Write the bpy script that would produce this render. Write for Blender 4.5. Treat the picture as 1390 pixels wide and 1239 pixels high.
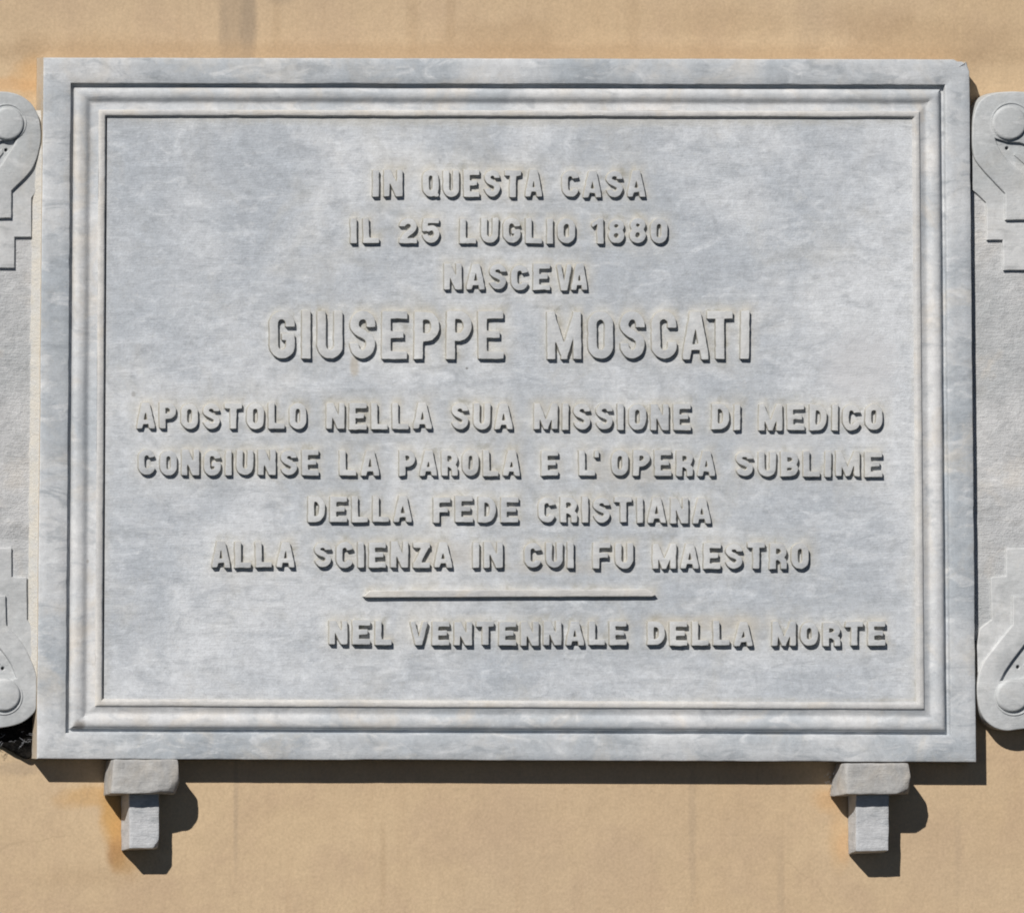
import bpy, bmesh, math, random
import numpy as np
from mathutils import Vector, noise

random.seed(7); np.random.seed(7)
scene = bpy.context.scene
for o in list(bpy.data.objects): bpy.data.objects.remove(o)

# ------------------------------------------------------------------ camera
PW, PH = 1390.0, 1239.0            # design sheet: 1 unit = about 1 mm on the facade
DIST = 30.0                        # telephoto view from across the street
YAW = math.atan(0.30)              # camera stands to the left of the plaque
cam_d = bpy.data.cameras.new('camera'); cam = bpy.data.objects.new('camera', cam_d)
scene.collection.objects.link(cam)
FWD = Vector((math.sin(YAW), math.cos(YAW), 0)); RGT = Vector((math.cos(YAW), -math.sin(YAW), 0)); UPV = Vector((0, 0, 1))
CENTRE = Vector((0, 0, 4.0))       # point of the facade in the middle of the view
CAMP = CENTRE - FWD*DIST
cam.location = CAMP
cam.rotation_euler = (math.radians(90), 0, -YAW)
cam_d.sensor_width = 36.0
cam_d.lens = 36.0*DIST/(PW/1000.0)
cam_d.clip_start = 0.5; cam_d.clip_end = 200
scene.camera = cam

# ------------------------------------------------------------------ light
LDIR = Vector((30.3, 40.0, -37.0)).normalized()     # way the sunlight travels
el = math.asin(-LDIR.z); az = math.atan2(-LDIR.x, -LDIR.y)   # compass angle of the sun from +Y towards +X
world = bpy.data.worlds.new('World'); scene.world = world; world.use_nodes = True
wn = world.node_tree.nodes; wl = world.node_tree.links
bg = wn.get('Background') or wn.new('ShaderNodeBackground')
sky = wn.new('ShaderNodeTexSky'); sky.sky_type = 'NISHITA'; sky.sun_disc = False
sky.air_density = 0.3; sky.dust_density = 0.12; sky.ozone_density = 0.0
sky.sun_elevation = el; sky.sun_rotation = az
wl.new(sky.outputs[0], bg.inputs['Color']); bg.inputs['Strength'].default_value = 0.05
sun_d = bpy.data.lights.new('sun', 'SUN'); sun = bpy.data.objects.new('sun', sun_d); scene.collection.objects.link(sun)
sun_d.energy = 4.9; sun_d.angle = math.radians(0.5); sun_d.color = (1.0, 0.955, 0.90)
sun.rotation_euler = LDIR.to_track_quat('-Z', 'Y').to_euler(); sun.location = CENTRE - LDIR*20
vs = scene.view_settings
vs.view_transform = 'Standard'; vs.look = 'None'; vs.exposure = -0.05; vs.gamma = 1.0; vs.use_curve_mapping = False

# ------------------------------------------------------------------ mapping: design sheet -> plane standing `dep` metres in front of the wall
def P(u, v, dep=0.0):
    d = FWD + RGT*((u - PW/2)/1000.0/DIST) + UPV*((PH/2 - v)/1000.0/DIST)
    t = (-dep - CAMP.y)/d.y
    return CAMP + d*t

# ------------------------------------------------------------------ object helpers
def link(o, parent=None):
    scene.collection.objects.link(o)
    if parent is not None: o.parent = parent
    return o
def root(name, loc, label, cat, group=None):
    o = bpy.data.objects.new(name, None); o.location = loc; o.empty_display_size = 0.05
    link(o); o['label'] = label; o['category'] = cat
    if group: o['group'] = group
    return o
def mesh_obj(name, verts, faces, mat, parent=None, smooth=None):
    me = bpy.data.meshes.new(name)
    off = Vector(parent.location) if parent is not None else Vector((0, 0, 0))
    me.from_pydata([tuple(Vector(v) - off) for v in verts], [], faces)
    me.update()
    bm = bmesh.new(); bm.from_mesh(me)
    bmesh.ops.recalc_face_normals(bm, faces=bm.faces)
    bm.to_mesh(me); bm.free()
    if smooth is not None:
        me.polygons.foreach_set('use_smooth', [True]*len(me.polygons))
        me.set_sharp_from_angle(angle=math.radians(smooth))
    me.materials.append(mat)
    return link(bpy.data.objects.new(name, me), parent)

def smooth_path(pts, closed=False, n=8):
    out = []
    for i in range(len(pts)-1):
        p0 = pts[max(i-1, 0)]; p1 = pts[i]; p2 = pts[i+1]; p3 = pts[min(i+2, len(pts)-1)]
        for k in range(n):
            t = k/n
            out.append(tuple(0.5*((2*b) + (-a+c)*t + (2*a-5*b+4*c-d)*t*t + (-a+3*b-3*c+d)*t**3) for a, b, c, d in zip(p0, p1, p2, p3)))
    out.append(tuple(pts[-1]))
    return out

def relief(loops, front, back, bevel, name, mat, parent, warp=None, smooth=35):
    """flat shape with holes (loops on the design sheet) cut as a solid from depth back to depth front"""
    cu = bpy.data.curves.new('tmp', 'CURVE'); cu.dimensions = '2D'; cu.fill_mode = 'BOTH'
    for lp in loops:
        sp = cu.splines.new('POLY'); sp.points.add(len(lp)-1)
        for p, q in zip(sp.points, lp): p.co = (q[0], q[1], 0, 1)
        sp.use_cyclic_u = True
    b = bevel*1000
    h = (front - back)*1000/2
    cu.extrude = h - b; cu.bevel_depth = b; cu.bevel_resolution = 3; cu.offset = -b
    ob = bpy.data.objects.new('tmp', cu); scene.collection.objects.link(ob)
    dg = bpy.context.evaluated_depsgraph_get(); dg.update()
    tm = bpy.data.meshes.new_from_object(ob.evaluated_get(dg))
    vs_ = []
    for v in tm.vertices:
        q = P(v.co.x, v.co.y, front)
        dep = front - (h - v.co.z)/1000.0
        w = Vector((q.x, -dep, q.z))
        if warp: w = warp(w, v.co.z > 0)
        vs_.append(w)
    fs = [tuple(p.vertices) for p in tm.polygons]
    bpy.data.objects.remove(ob); bpy.data.curves.remove(cu); bpy.data.meshes.remove(tm)
    o = mesh_obj(name, vs_, fs, mat, parent, smooth)
    bm = bmesh.new(); bm.from_mesh(o.data)
    bmesh.ops.remove_doubles(bm, verts=bm.verts, dist=1e-5)
    bmesh.ops.recalc_face_normals(bm, faces=bm.faces)
    bm.to_mesh(o.data); bm.free()
    o.data.set_sharp_from_angle(angle=math.radians(smooth))
    return o

# ------------------------------------------------------------------ materials
class NT:
    def __init__(s, name):
        s.m = bpy.data.materials.new(name); s.m.use_nodes = True
        s.n = s.m.node_tree.nodes; s.l = s.m.node_tree.links; s.n.clear()
        s.out = s.n.new('ShaderNodeOutputMaterial'); s.b = s.n.new('ShaderNodeBsdfPrincipled')
        s.l.new(s.b.outputs[0], s.out.inputs[0])
        s.tc = s.n.new('ShaderNodeTexCoord'); s.co = s.tc.outputs['Object']
    def _in(s, sock, v):
        if hasattr(v, 'links') or isinstance(v, bpy.types.NodeSocket): s.l.new(v, sock)
        else: sock.default_value = v
    def math(s, op, a, b=0.0, c=0.0, clamp=False):
        n = s.n.new('ShaderNodeMath'); n.operation = op; n.use_clamp = clamp
        s._in(n.inputs[0], a); s._in(n.inputs[1], b); s._in(n.inputs[2], c); return n.outputs[0]
    def mapping(s, scale=(1, 1, 1), rot=(0, 0, 0), loc=(0, 0, 0), co=None):
        n = s.n.new('ShaderNodeMapping'); s.l.new(co or s.co, n.inputs[0])
        n.inputs['Scale'].default_value = scale; n.inputs['Rotation'].default_value = rot; n.inputs['Location'].default_value = loc
        return n.outputs[0]
    def noise(s, scale, detail=4, rough=0.55, dist=0.0, co=None):
        n = s.n.new('ShaderNodeTexNoise'); s.l.new(co or s.co, n.inputs['Vector'])
        n.inputs['Scale'].default_value = scale; n.inputs['Detail'].default_value = detail
        n.inputs['Roughness'].default_value = rough; n.inputs['Distortion'].default_value = dist
        return n.outputs[0]
    def rng(s, v, a, b, c=0.0, d=1.0, smooth=True):
        n = s.n.new('ShaderNodeMapRange'); n.interpolation_type = 'SMOOTHSTEP' if smooth else 'LINEAR'
        s._in(n.inputs[0], v)
        for i, q in enumerate((a, b, c, d)): n.inputs[i+1].default_value = q
        return n.outputs[0]
    def mix(s, f, a, b, mode='MIX'):
        n = s.n.new('ShaderNodeMix'); n.data_type = 'RGBA'; n.blend_type = mode
        s._in(n.inputs[0], f)
        for k, q in ((6, a), (7, b)):
            if isinstance(q, tuple): n.inputs[k].default_value = (*q, 1)
            else: s.l.new(q, n.inputs[k])
        return n.outputs[2]
    def scale_col(s, col, f):
        n = s.n.new('ShaderNodeVectorMath'); n.operation = 'SCALE'; s.l.new(col, n.inputs[0]); s._in(n.inputs['Scale'], f); return n.outputs[0]
    def xyz(s):
        n = s.n.new('ShaderNodeSeparateXYZ'); s.l.new(s.co, n.inputs[0]); return n.outputs
    def bump(s, h, strength, dist, prev=None):
        n = s.n.new('ShaderNodeBump'); n.inputs['Strength'].default_value = strength; n.inputs['Distance'].default_value = dist
        s.l.new(h, n.inputs['Height'])
        if prev is not None: s.l.new(prev, n.inputs['Normal'])
        return n.outputs[0]
    def done(s, col, rough=0.75, normal=None, spec=0.3):
        s.l.new(col, s.b.inputs['Base Color']); s._in(s.b.inputs['Roughness'], rough)
        s.b.inputs['Specular IOR Level'].default_value = spec
        if normal is not None: s.l.new(normal, s.b.inputs['Normal'])
        return s.m

def marble_stains(t, c, stains, org):
    x, y, z = t.xyz(); w = t.noise(60.0, 4, 0.7)
    for u, v, ru, rv, colr, amt in stains:
        p = P(u, v, 0.034) - org
        dx = t.math('DIVIDE', t.math('SUBTRACT', x, p.x), ru/1000.0/math.cos(YAW)); dz = t.math('DIVIDE', t.math('SUBTRACT', z, p.z), rv/1000.0)
        d = t.math('ADD', t.math('SQRT', t.math('ADD', t.math('MULTIPLY', dx, dx), t.math('MULTIPLY', dz, dz))), t.math('MULTIPLY', t.math('SUBTRACT', w, 0.5), 1.6))
        c = t.mix(t.math('MULTIPLY', t.rng(d, 0.5, 1.5, 1.0, 0.0), amt), c, colr)
    return c
def marble(name, dark, light, cream, streak=0.5, veins=0.5, vein_rot=0.6, cream_amt=0.3, patina=False, grain=0.1, seed=0.0, bump=0.4, rough_scale=1.0, stains=None):
    t = NT(name)
    co = t.mapping(loc=(seed, seed*1.7, seed*0.6))
    big = t.noise(4.0, 5, 0.6, 0.6, co)
    c = t.mix(t.rng(big, 0.36, 0.66), dark, light)
    # cloudy veins
    vc = t.mapping(scale=(9, 9, 22), rot=(0, vein_rot, 0), loc=(seed, 0, 0))
    v1 = t.noise(1.6, 6, 0.62, 1.6, vc)
    c = t.mix(t.math('MULTIPLY', t.rng(v1, 0.50, 0.66), veins), c, tuple(q*0.80 for q in dark))
    v2 = t.noise(2.3, 5, 0.6, 1.2, t.mapping(scale=(8, 8, 20), rot=(0, vein_rot, 0), loc=(seed+5, 3, 1)))
    c = t.mix(t.math('MULTIPLY', t.rng(v2, 0.52, 0.68), veins), c, tuple(min(1, q*1.12) for q in light))
    # tooling streaks, mostly level
    st = t.noise(1.0, 6, 0.68, 0.4, t.mapping(scale=(14, 14, 150), rot=(0, 0.03, 0), loc=(seed, 1, 2)))
    st2 = t.noise(1.0, 3, 0.6, 0.2, t.mapping(scale=(60, 60, 520), rot=(0, -0.02, 0), loc=(seed+2, 1, 2)))
    sh = t.math('ADD', t.math('MULTIPLY', t.math('SUBTRACT', st, 0.5), 0.55*streak), t.math('MULTIPLY', t.math('SUBTRACT', st2, 0.5), 0.35*streak))
    gr = t.noise(420.0, 3, 0.7, 0.0, co); gr2 = t.noise(130.0, 3, 0.6, 0.0, co)
    gsum = t.math('ADD', t.math('MULTIPLY', t.math('SUBTRACT', gr, 0.5), grain*2.4), t.math('MULTIPLY', t.math('SUBTRACT', gr2, 0.5), grain*1.6))
    c = t.scale_col(c, t.math('ADD', 1.0, t.math('ADD', sh, gsum)))
    # ochre dust
    cm = t.math('MULTIPLY', t.rng(t.noise(11.0, 5, 0.65, 0.8, co), 0.48, 0.72), cream_amt)
    c = t.mix(cm, c, cream)
    if patina:
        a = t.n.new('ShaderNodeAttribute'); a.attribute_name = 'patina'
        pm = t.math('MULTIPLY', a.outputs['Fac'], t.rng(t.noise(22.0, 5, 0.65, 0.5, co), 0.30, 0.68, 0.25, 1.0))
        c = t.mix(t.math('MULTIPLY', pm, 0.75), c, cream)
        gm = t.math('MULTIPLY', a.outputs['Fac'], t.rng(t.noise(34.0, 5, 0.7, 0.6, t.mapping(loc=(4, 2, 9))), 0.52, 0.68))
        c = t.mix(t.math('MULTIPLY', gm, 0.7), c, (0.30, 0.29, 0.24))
    mot = t.noise(34.0, 5, 0.72, 0.4, t.mapping(loc=(seed+3, 0, 2))); mot2 = t.noise(95.0, 4, 0.7, 0.2, t.mapping(loc=(seed+6, 0, 2)))
    c = t.scale_col(c, t.math('ADD', 1.0, t.math('ADD', t.math('MULTIPLY', t.math('SUBTRACT', mot, 0.5), 0.46), t.math('MULTIPLY', t.math('SUBTRACT', mot2, 0.5), 0.30))))
    sp = t.rng(t.noise(210.0, 3, 0.75, 0.0, t.mapping(loc=(seed+31, 0, 0))), 0.60, 0.74)
    c = t.mix(t.math('MULTIPLY', sp, 0.32), c, (0.66, 0.645, 0.60))
    # dark pits
    pit = t.rng(t.noise(75.0, 4, 0.75, 0.0, t.mapping(loc=(seed+9, 0, 0))), 0.71, 0.80)
    pit2 = t.rng(t.noise(170.0, 3, 0.7, 0.0, t.mapping(loc=(seed+19, 0, 0))), 0.70, 0.78)
    c = t.mix(t.math('MULTIPLY', pit2, 0.35), c, (0.20, 0.19, 0.17))
    c = t.mix(t.math('MULTIPLY', pit, 0.45), c, (0.16, 0.15, 0.14))
    if stains: c = marble_stains(t, c, stains, P(690, 1031, 0.0))
    n1 = t.bump(t.math('ADD', t.math('MULTIPLY', st, 0.5), st2), 0.55*bump, 0.0016)
    n2 = t.bump(t.math('ADD', gr, t.math('MULTIPLY', gr2, 1.5)), 0.55*bump, 0.0014*rough_scale, n1)
    return t.done(c, 0.72, n2, 0.25)

CREAM = (0.56, 0.50, 0.41)
M_FIELD = marble('field_marble', (0.435, 0.468, 0.508), (0.605, 0.628, 0.655), (0.52, 0.49, 0.42), streak=0.62, veins=0.42, vein_rot=0.12, cream_amt=0.20, patina=True, grain=0.19, seed=0.3, bump=0.42, stains=[(482, 498, 6, 14, (0.46, 0.41, 0.33), 0.6), (690, 160, 500, 10, (0.47, 0.46, 0.42), 0.45), (610, 752, 60, 16, (0.46, 0.43, 0.38), 0.4), (760, 770, 60, 10, (0.46, 0.43, 0.38), 0.35), (770, 560, 40, 20, (0.42, 0.42, 0.41), 0.35), (850, 638, 60, 22, (0.47, 0.44, 0.38), 0.35), (960, 845, 90, 10, (0.47, 0.43, 0.36), 0.35), (635, 500, 1.6, 1.6, (0.15, 0.15, 0.14), 0.8), (182, 535, 3, 4, (0.28, 0.27, 0.26), 0.6), (1170, 500, 50, 45, (0.57, 0.575, 0.59), 0.6), (1060, 600, 60, 30, (0.58, 0.59, 0.60), 0.35), (820, 240, 4, 3, (0.3, 0.3, 0.3), 0.3)])
M_BORDER = marble('border_marble', (0.385, 0.42, 0.455), (0.56, 0.575, 0.59), (0.57, 0.53, 0.465), streak=0.16, veins=0.62, vein_rot=0.75, cream_amt=0.45, grain=0.13, seed=2.1, bump=0.32)
M_MOULD = marble('moulding_marble', (0.42, 0.45, 0.48), (0.59, 0.595, 0.60), (0.60, 0.54, 0.46), streak=0.14, veins=0.5, vein_rot=0.8, cream_amt=0.5, grain=0.12, seed=4.4, bump=0.28, stains=[(107, 985, 8, 8, (0.22, 0.20, 0.18), 0.8), (1283, 405, 4, 24, (0.10, 0.10, 0.10), 0.85), (1284, 578, 4, 22, (0.12, 0.12, 0.12), 0.85), (120, 762, 2, 3, (0.3, 0.28, 0.25), 0.6)])
M_BEAD = marble('bead_marble', (0.47, 0.475, 0.48), (0.58, 0.57, 0.55), CREAM, streak=0.1, veins=0.3, cream_amt=0.45, grain=0.10, seed=1.4, bump=0.4)
M_LETTER = marble('letter_marble', (0.46, 0.48, 0.50), (0.60, 0.61, 0.61), (0.55, 0.52, 0.46), streak=0.16, veins=0.35, vein_rot=0.4, cream_amt=0.28, grain=0.10, seed=6.2, bump=0.35)
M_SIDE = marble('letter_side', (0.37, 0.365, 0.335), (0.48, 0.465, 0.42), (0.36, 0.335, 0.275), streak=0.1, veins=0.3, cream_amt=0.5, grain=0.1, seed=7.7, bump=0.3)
M_SCROLL = marble('scroll_marble', (0.42, 0.44, 0.45), (0.56, 0.57, 0.575), (0.58, 0.54, 0.47), streak=0.14, veins=0.4, vein_rot=0.5, cream_amt=0.3, grain=0.09, seed=8.7, bump=0.35)
M_BACK = marble('rough_marble', (0.42, 0.435, 0.445), (0.55, 0.555, 0.56), (0.57, 0.52, 0.45), streak=0.45, veins=0.4, vein_rot=0.3, cream_amt=0.4, grain=0.13, seed=11.3, bump=0.9, rough_scale=1.3)
M_CAP = marble('cap_stone', (0.37, 0.37, 0.365), (0.49, 0.485, 0.47), (0.47, 0.42, 0.35), streak=0.05, veins=0.35, vein_rot=1.0, cream_amt=0.4, grain=0.14, seed=3.9, bump=0.6, rough_scale=1.2)
M_FOOT = marble('foot_stone', (0.37, 0.395, 0.42), (0.50, 0.51, 0.525), (0.52, 0.48, 0.42), streak=0.05, veins=0.6, vein_rot=0.5, cream_amt=0.2, grain=0.10, seed=5.5, bump=0.7)
t = NT('joint_mortar')
nn = t.noise(40, 5, 0.7)
c = t.mix(t.rng(nn, 0.35, 0.68), (0.565, 0.54, 0.485), (0.53, 0.53, 0.515))
M_MORTAR = t.done(c, 0.9, t.bump(t.noise(260, 4, 0.7), 0.8, 0.002), 0.15)
t = NT('dusty_edge')
M_EDGE = t.done(t.mix(t.rng(t.noise(30, 5, 0.7), 0.35, 0.68), (0.50, 0.42, 0.315), (0.52, 0.475, 0.41)), 0.9, t.bump(t.noise(300, 4, 0.7), 0.5, 0.0015), 0.15)
t = NT('cobweb_thread'); M_WEB = t.done(t.mix(t.noise(60, 2), (0.14, 0.15, 0.17), (0.36, 0.37, 0.38)), 0.8)
t = NT('near_black'); M_BLACK = t.done(t.mix(t.rng(t.noise(90, 4, 0.7), 0.4, 0.7), (0.004, 0.004, 0.004), (0.02, 0.018, 0.016)), 0.95, t.bump(t.noise(200, 4, 0.7), 1.0, 0.004), 0.1)  # near-black colour of the lump below the left scroll

# plaster wall; stains are placed where they sit on the wall
def plaster():
    t = NT('ochre_plaster')
    x, y, z = t.xyz()
    big = t.noise(1.7, 5, 0.6, 0.4); mid = t.noise(9.0, 5, 0.62, 0.5); fine = t.noise(240.0, 4, 0.65); fine2 = t.noise(70, 4, 0.6)
    col = t.mix(t.rng(big, 0.35, 0.65), (0.545, 0.405, 0.255), (0.585, 0.445, 0.285))
    col = t.mix(t.math('MULTIPLY', t.rng(mid, 0.42, 0.70), 0.6), col, (0.485, 0.355, 0.238))
    dull = t.rng(t.noise(0.9, 4, 0.6, 0.5, t.mapping(loc=(3, 0, 1))), 0.40, 0.62)
    col = t.mix(t.math('MULTIPLY', dull, 0.45), col, (0.52, 0.40, 0.275))
    m30 = t.noise(30.0, 5, 0.7, 0.4)
    col = t.scale_col(col, t.math('ADD', 0.89, t.math('MULTIPLY', m30, 0.22)))
    stv = t.noise(1.0, 5, 0.65, 0.3, t.mapping(scale=(55, 55, 2.6)))
    col = t.mix(t.math('MULTIPLY', t.rng(stv, 0.50, 0.72), 0.22), col, (0.47, 0.335, 0.21))
    warp = t.noise(16.0, 5, 0.65, 0.4); warp2 = t.noise(60.0, 4, 0.7)
    def blob(u, v, ru, rv, colour, amt, soft=0.55, rag=1.0):
        nonlocal col
        p = P(u, v)
        dx = t.math('DIVIDE', t.math('SUBTRACT', x, p.x), ru/1000.0/math.cos(YAW))
        dz = t.math('DIVIDE', t.math('SUBTRACT', z, p.z), rv/1000.0)
        d = t.math('SQRT', t.math('ADD', t.math('MULTIPLY', dx, dx), t.math('MULTIPLY', dz, dz)))
        d = t.math('ADD', d, t.math('MULTIPLY', t.math('SUBTRACT', warp, 0.5), 1.5*rag))
        d = t.math('ADD', d, t.math('MULTIPLY', t.math('SUBTRACT', warp2, 0.5), 0.8*rag))
        m = t.math('MULTIPLY', t.rng(d, 1.0-soft, 1.0+soft, 1.0, 0.0), amt)
        col = t.mix(m, col, colour)
    GREY = (0.36, 0.28, 0.20); BRN = (0.40, 0.285, 0.175); RUST = (0.53, 0.31, 0.11)
    # run-off streaks above the plaque
    blob(323, 20, 24, 80, GREY, 0.55, 0.35, 0.35); blob(337, 40, 10, 60, (0.31, 0.245, 0.18), 0.5, 0.5, 0.5)
    blob(303, 48, 7, 45, GREY, 0.35, 0.5, 0.5); blob(378, -5, 18, 12, GREY, 0.5); blob(1100, 5, 18, 70, GREY, 0.22, 0.6, 0.6)
    blob(1270, 60, 120, 30, BRN, 0.40); blob(690, 74, 700, 14, BRN, 0.55, 0.6, 0.7); blob(150, 70, 100, 22, BRN, 0.35)
    blob(690, 55, 80, 26, BRN, 0.4); blob(980, 30, 90, 20, BRN, 0.22); blob(44, 70, 18, 26, BRN, 0.4)
    blob(44, 108, 20, 26, (0.56, 0.36, 0.18), 0.65); blob(20, 116, 40, 8, (0.56, 0.35, 0.18), 0.6)
    # rust and damp about the brackets
    blob(128, 1082, 42, 14, RUST, 0.5); blob(152, 1108, 15, 34, RUST, 0.85, 0.6, 0.7); blob(160, 1140, 10, 30, (0.58, 0.335, 0.125), 0.85, 0.6, 0.6)
    blob(156, 1158, 11, 20, (0.36, 0.20, 0.09), 0.75, 0.6, 0.8); blob(168, 1174, 16, 10, (0.44, 0.27, 0.12), 0.55, 0.6, 0.8)
    blob(180, 1150, 30, 36, (0.42, 0.26, 0.12), 0.35)
    blob(1128, 1085, 24, 16, (0.55, 0.33, 0.15), 0.5); blob(1138, 1130, 12, 46, (0.56, 0.375, 0.20), 0.5, 0.6, 0.7); blob(1146, 1148, 9, 20, (0.58, 0.37, 0.20), 0.5)
    blob(30, 1042, 34, 10, GREY, 0.5); blob(320, 1095, 3, 70, GREY, 0.40, 0.6, 0.8); blob(940, 1120, 5, 95, GREY, 0.30, 0.6, 0.8); blob(560, 30, 9, 60, BRN, 0.28, 0.6, 0.8); blob(612, 26, 6, 50, BRN, 0.3, 0.6, 0.8); blob(375, 40, 6, 45, BRN, 0.3, 0.6, 0.8); blob(720, 1130, 70, 18, (0.50, 0.37, 0.25), 0.35, 0.8); blob(520, 1180, 4, 60, BRN, 0.3, 0.6, 0.8); blob(1180, 30, 50, 24, BRN, 0.4, 0.8); blob(860, 40, 9, 55, BRN, 0.25, 0.6, 0.8); blob(120, 1190, 60, 14, BRN, 0.28, 0.8); blob(1060, 1200, 5, 60, GREY, 0.25, 0.6, 0.8)
    blob(1300, 1150, 5, 70, GREY, 0.18, 0.6, 1.0)
    # hairline cracks
    ck = t.n.new('ShaderNodeTexVoronoi'); ck.feature = 'DISTANCE_TO_EDGE'; ck.inputs['Scale'].default_value = 2.1
    cw = t.n.new('ShaderNodeVectorMath'); cw.operation = 'ADD'
    nz = t.n.new('ShaderNodeTexNoise'); nz.inputs['Scale'].default_value = 6; nz.inputs['Detail'].default_value = 6; t.l.new(t.co, nz.inputs['Vector'])
    sc = t.n.new('ShaderNodeVectorMath'); sc.operation = 'SCALE'; sc.inputs['Scale'].default_value = 0.16; t.l.new(nz.outputs['Color'], sc.inputs[0])
    t.l.new(t.co, cw.inputs[0]); t.l.new(sc.outputs[0], cw.inputs[1]); t.l.new(cw.outputs[0], ck.inputs['Vector'])
    cm = t.math('MULTIPLY', t.rng(ck.outputs['Distance'], 0.0, 0.004, 1.0, 0.0), t.rng(t.noise(3.0, 3), 0.5, 0.6))
    col = t.mix(t.math('MULTIPLY', cm, 0.28), col, (0.34, 0.25, 0.16))
    col = t.scale_col(col, t.math('ADD', 0.93, t.math('ADD', t.math('MULTIPLY', t.math('SUBTRACT', fine, 0.5), 0.50), t.math('MULTIPLY', fine2, 0.14))))
    n1 = t.bump(fine, 0.24, 0.0013); n2 = t.bump(fine2, 0.18, 0.002, n1); n3 = t.bump(mid, 0.18, 0.006, n2)
    return t.done(col, 0.9, n3, 0.15)
M_WALL = plaster()

# ------------------------------------------------------------------ the wall
def make_wall():
    bm = bmesh.new()
    vs_ = [bm.verts.new(v) for v in ((-3, 0, 1.6), (3, 0, 1.6), (3, 0, 6.4), (-3, 0, 6.4), (-3, 0.35, 1.6), (3, 0.35, 1.6), (3, 0.35, 6.4), (-3, 0.35, 6.4))]
    for f in ((0, 1, 2, 3), (5, 4, 7, 6), (4, 0, 3, 7), (1, 5, 6, 2), (3, 2, 6, 7), (4, 5, 1, 0)): bm.faces.new([vs_[i] for i in f])
    bmesh.ops.recalc_face_normals(bm, faces=bm.faces)
    me = bpy.data.meshes.new('house_wall'); bm.to_mesh(me); bm.free(); me.materials.append(M_WALL)
    o = link(bpy.data.objects.new('house_wall', me))
    o['label'] = 'ochre plastered house wall with rust stains behind the marble plaque'; o['category'] = 'wall'
make_wall()

# ------------------------------------------------------------------ the plaque
D_FRONT = 0.036
plaque = root('memorial_plaque', P(690, 1031, 0.0), 'large grey marble plaque with raised Italian lettering in a moulded frame on the ochre wall', 'plaque')
OUT = [(59.5, 78.5), (1316, 81), (1325.5, 1034), (50.5, 1029.5)]       # outer corners on the front plane: TL TR BR BL
INN = [(145.5, 159), (1240, 161), (1246, 953), (141, 948.5)]           # corners of the lettered field
TIN = 86.0
def ring_pt(k, t):                  # corner k at inset t (sheet units from the outer edge)
    f = t/TIN
    return (OUT[k][0] + (INN[k][0]-OUT[k][0])*f, OUT[k][1] + (INN[k][1]-OUT[k][1])*f)
NS = 240
def ring_verts(t, z, amp=0.25, seed=0.0):
    out = []
    for k in range(4):
        a = ring_pt(k, t); b = ring_pt((k+1) % 4, t)
        for i in range(NS):
            f = i/NS
            u = a[0]+(b[0]-a[0])*f; v = a[1]+(b[1]-a[1])*f
            j = noise.noise(Vector((u*0.012, v*0.012, seed))) + 0.5*noise.noise(Vector((u*0.07, v*0.07, seed+3)))
            fade = min(1.0, 12*min(f, 1-f) + 0.15)
            j *= amp*fade
            if amp >= 0.45:      # nicked arrises
                nk = noise.noise(Vector((u*0.035, v*0.035, seed*3+20))) + 0.4*noise.noise(Vector((u*0.15, v*0.15, seed*3+27)))
                j += (1.9 if t > 10 else 1.2)*max(0.0, nk-0.42)*(-1 if k in (0, 3) else 1)*fade*(1 if t > 10 else -1)
            q = P(u + (j if k in (1, 3) else 0), v + (j if k in (0, 2) else 0), D_FRONT)
            zz = z + 0.25*amp*noise.noise(Vector((u*0.03, v*0.03, seed+9)))
            # chipped top right corner of the border
            if t <= 3 and k == 0 and f > 0.987: q.z -= 0.006 if f > 0.992 else 0.003
            if t <= 3 and k == 1 and f < 0.015: q.x -= 0.0045*(1 - f/0.015); q.z -= 0.003
            out.append(Vector((q.x, -(D_FRONT + zz/1000.0), q.z)))
    return out
def ring_strip(name, prof, mat, smooth=30, back=None, seeds=0.0, cap=False):
    verts = []; faces = []; N = NS*4
    rings = [ring_verts(t_, z_, a_, seeds+i*0.01 if a_ < 0.5 else seeds) for i, (t_, z_, a_) in enumerate(prof)]
    if back is not None:
        rings.insert(0, [Vector((v.x, -back, v.z)) for v in rings[0]])
    for r in rings: verts += r
    for i in range(len(rings)-1):
        for j in range(N):
            faces.append((i*N+j, i*N+(j+1) % N, (i+1)*N+(j+1) % N, (i+1)*N+j))
    return mesh_obj(name, verts, faces, mat, plaque, smooth)
# (inset, height over the border face in mm, irregularity)
border_prof = [(0.0, -1.6, 0.5), (0.7, -0.5, 0.5), (1.8, 0.0, 0.3), (12, 0.0, 0.3), (24, 0.0, 0.3), (35.4, 0.0, 0.35), (36.5, -0.5, 0.6), (37.2, -1.6, 0.5), (37.5, -10.0, 0.3), (43.0, -10.2, 0.3)]
bo = ring_strip('border', border_prof, M_BORDER, 32, back=0.001, seeds=1.0)
bo.data.materials.append(M_EDGE)
for p_ in bo.data.polygons:
    if p_.index < NS*4: p_.material_index = 1
mp = [(43.0, -10.2, 0.3), (43.4, -8.4, 0.3)]
for i in range(1, 8):               # outer quarter round
    a = math.pi/2*i/7
    mp.append((51.5 - 8.1*math.cos(a), -8.4 + 7.4*math.sin(a), 0.3))
for i in range(1, 11):              # easy fall to the hollow
    f = i/10; mp.append((51.5 + 14.5*f, -1.0 - 5.0*(1-math.cos(math.pi*f**1.5))/2, 0.3))
for i in range(1, 7):               # and up again to the inner lip
    f = i/6; mp.append((66.0 + 9.4*f, -6.0 + 2.6*f**1.5, 0.28))
ring_strip('moulding', mp, M_MOULD, 40, seeds=2.0)
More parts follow.
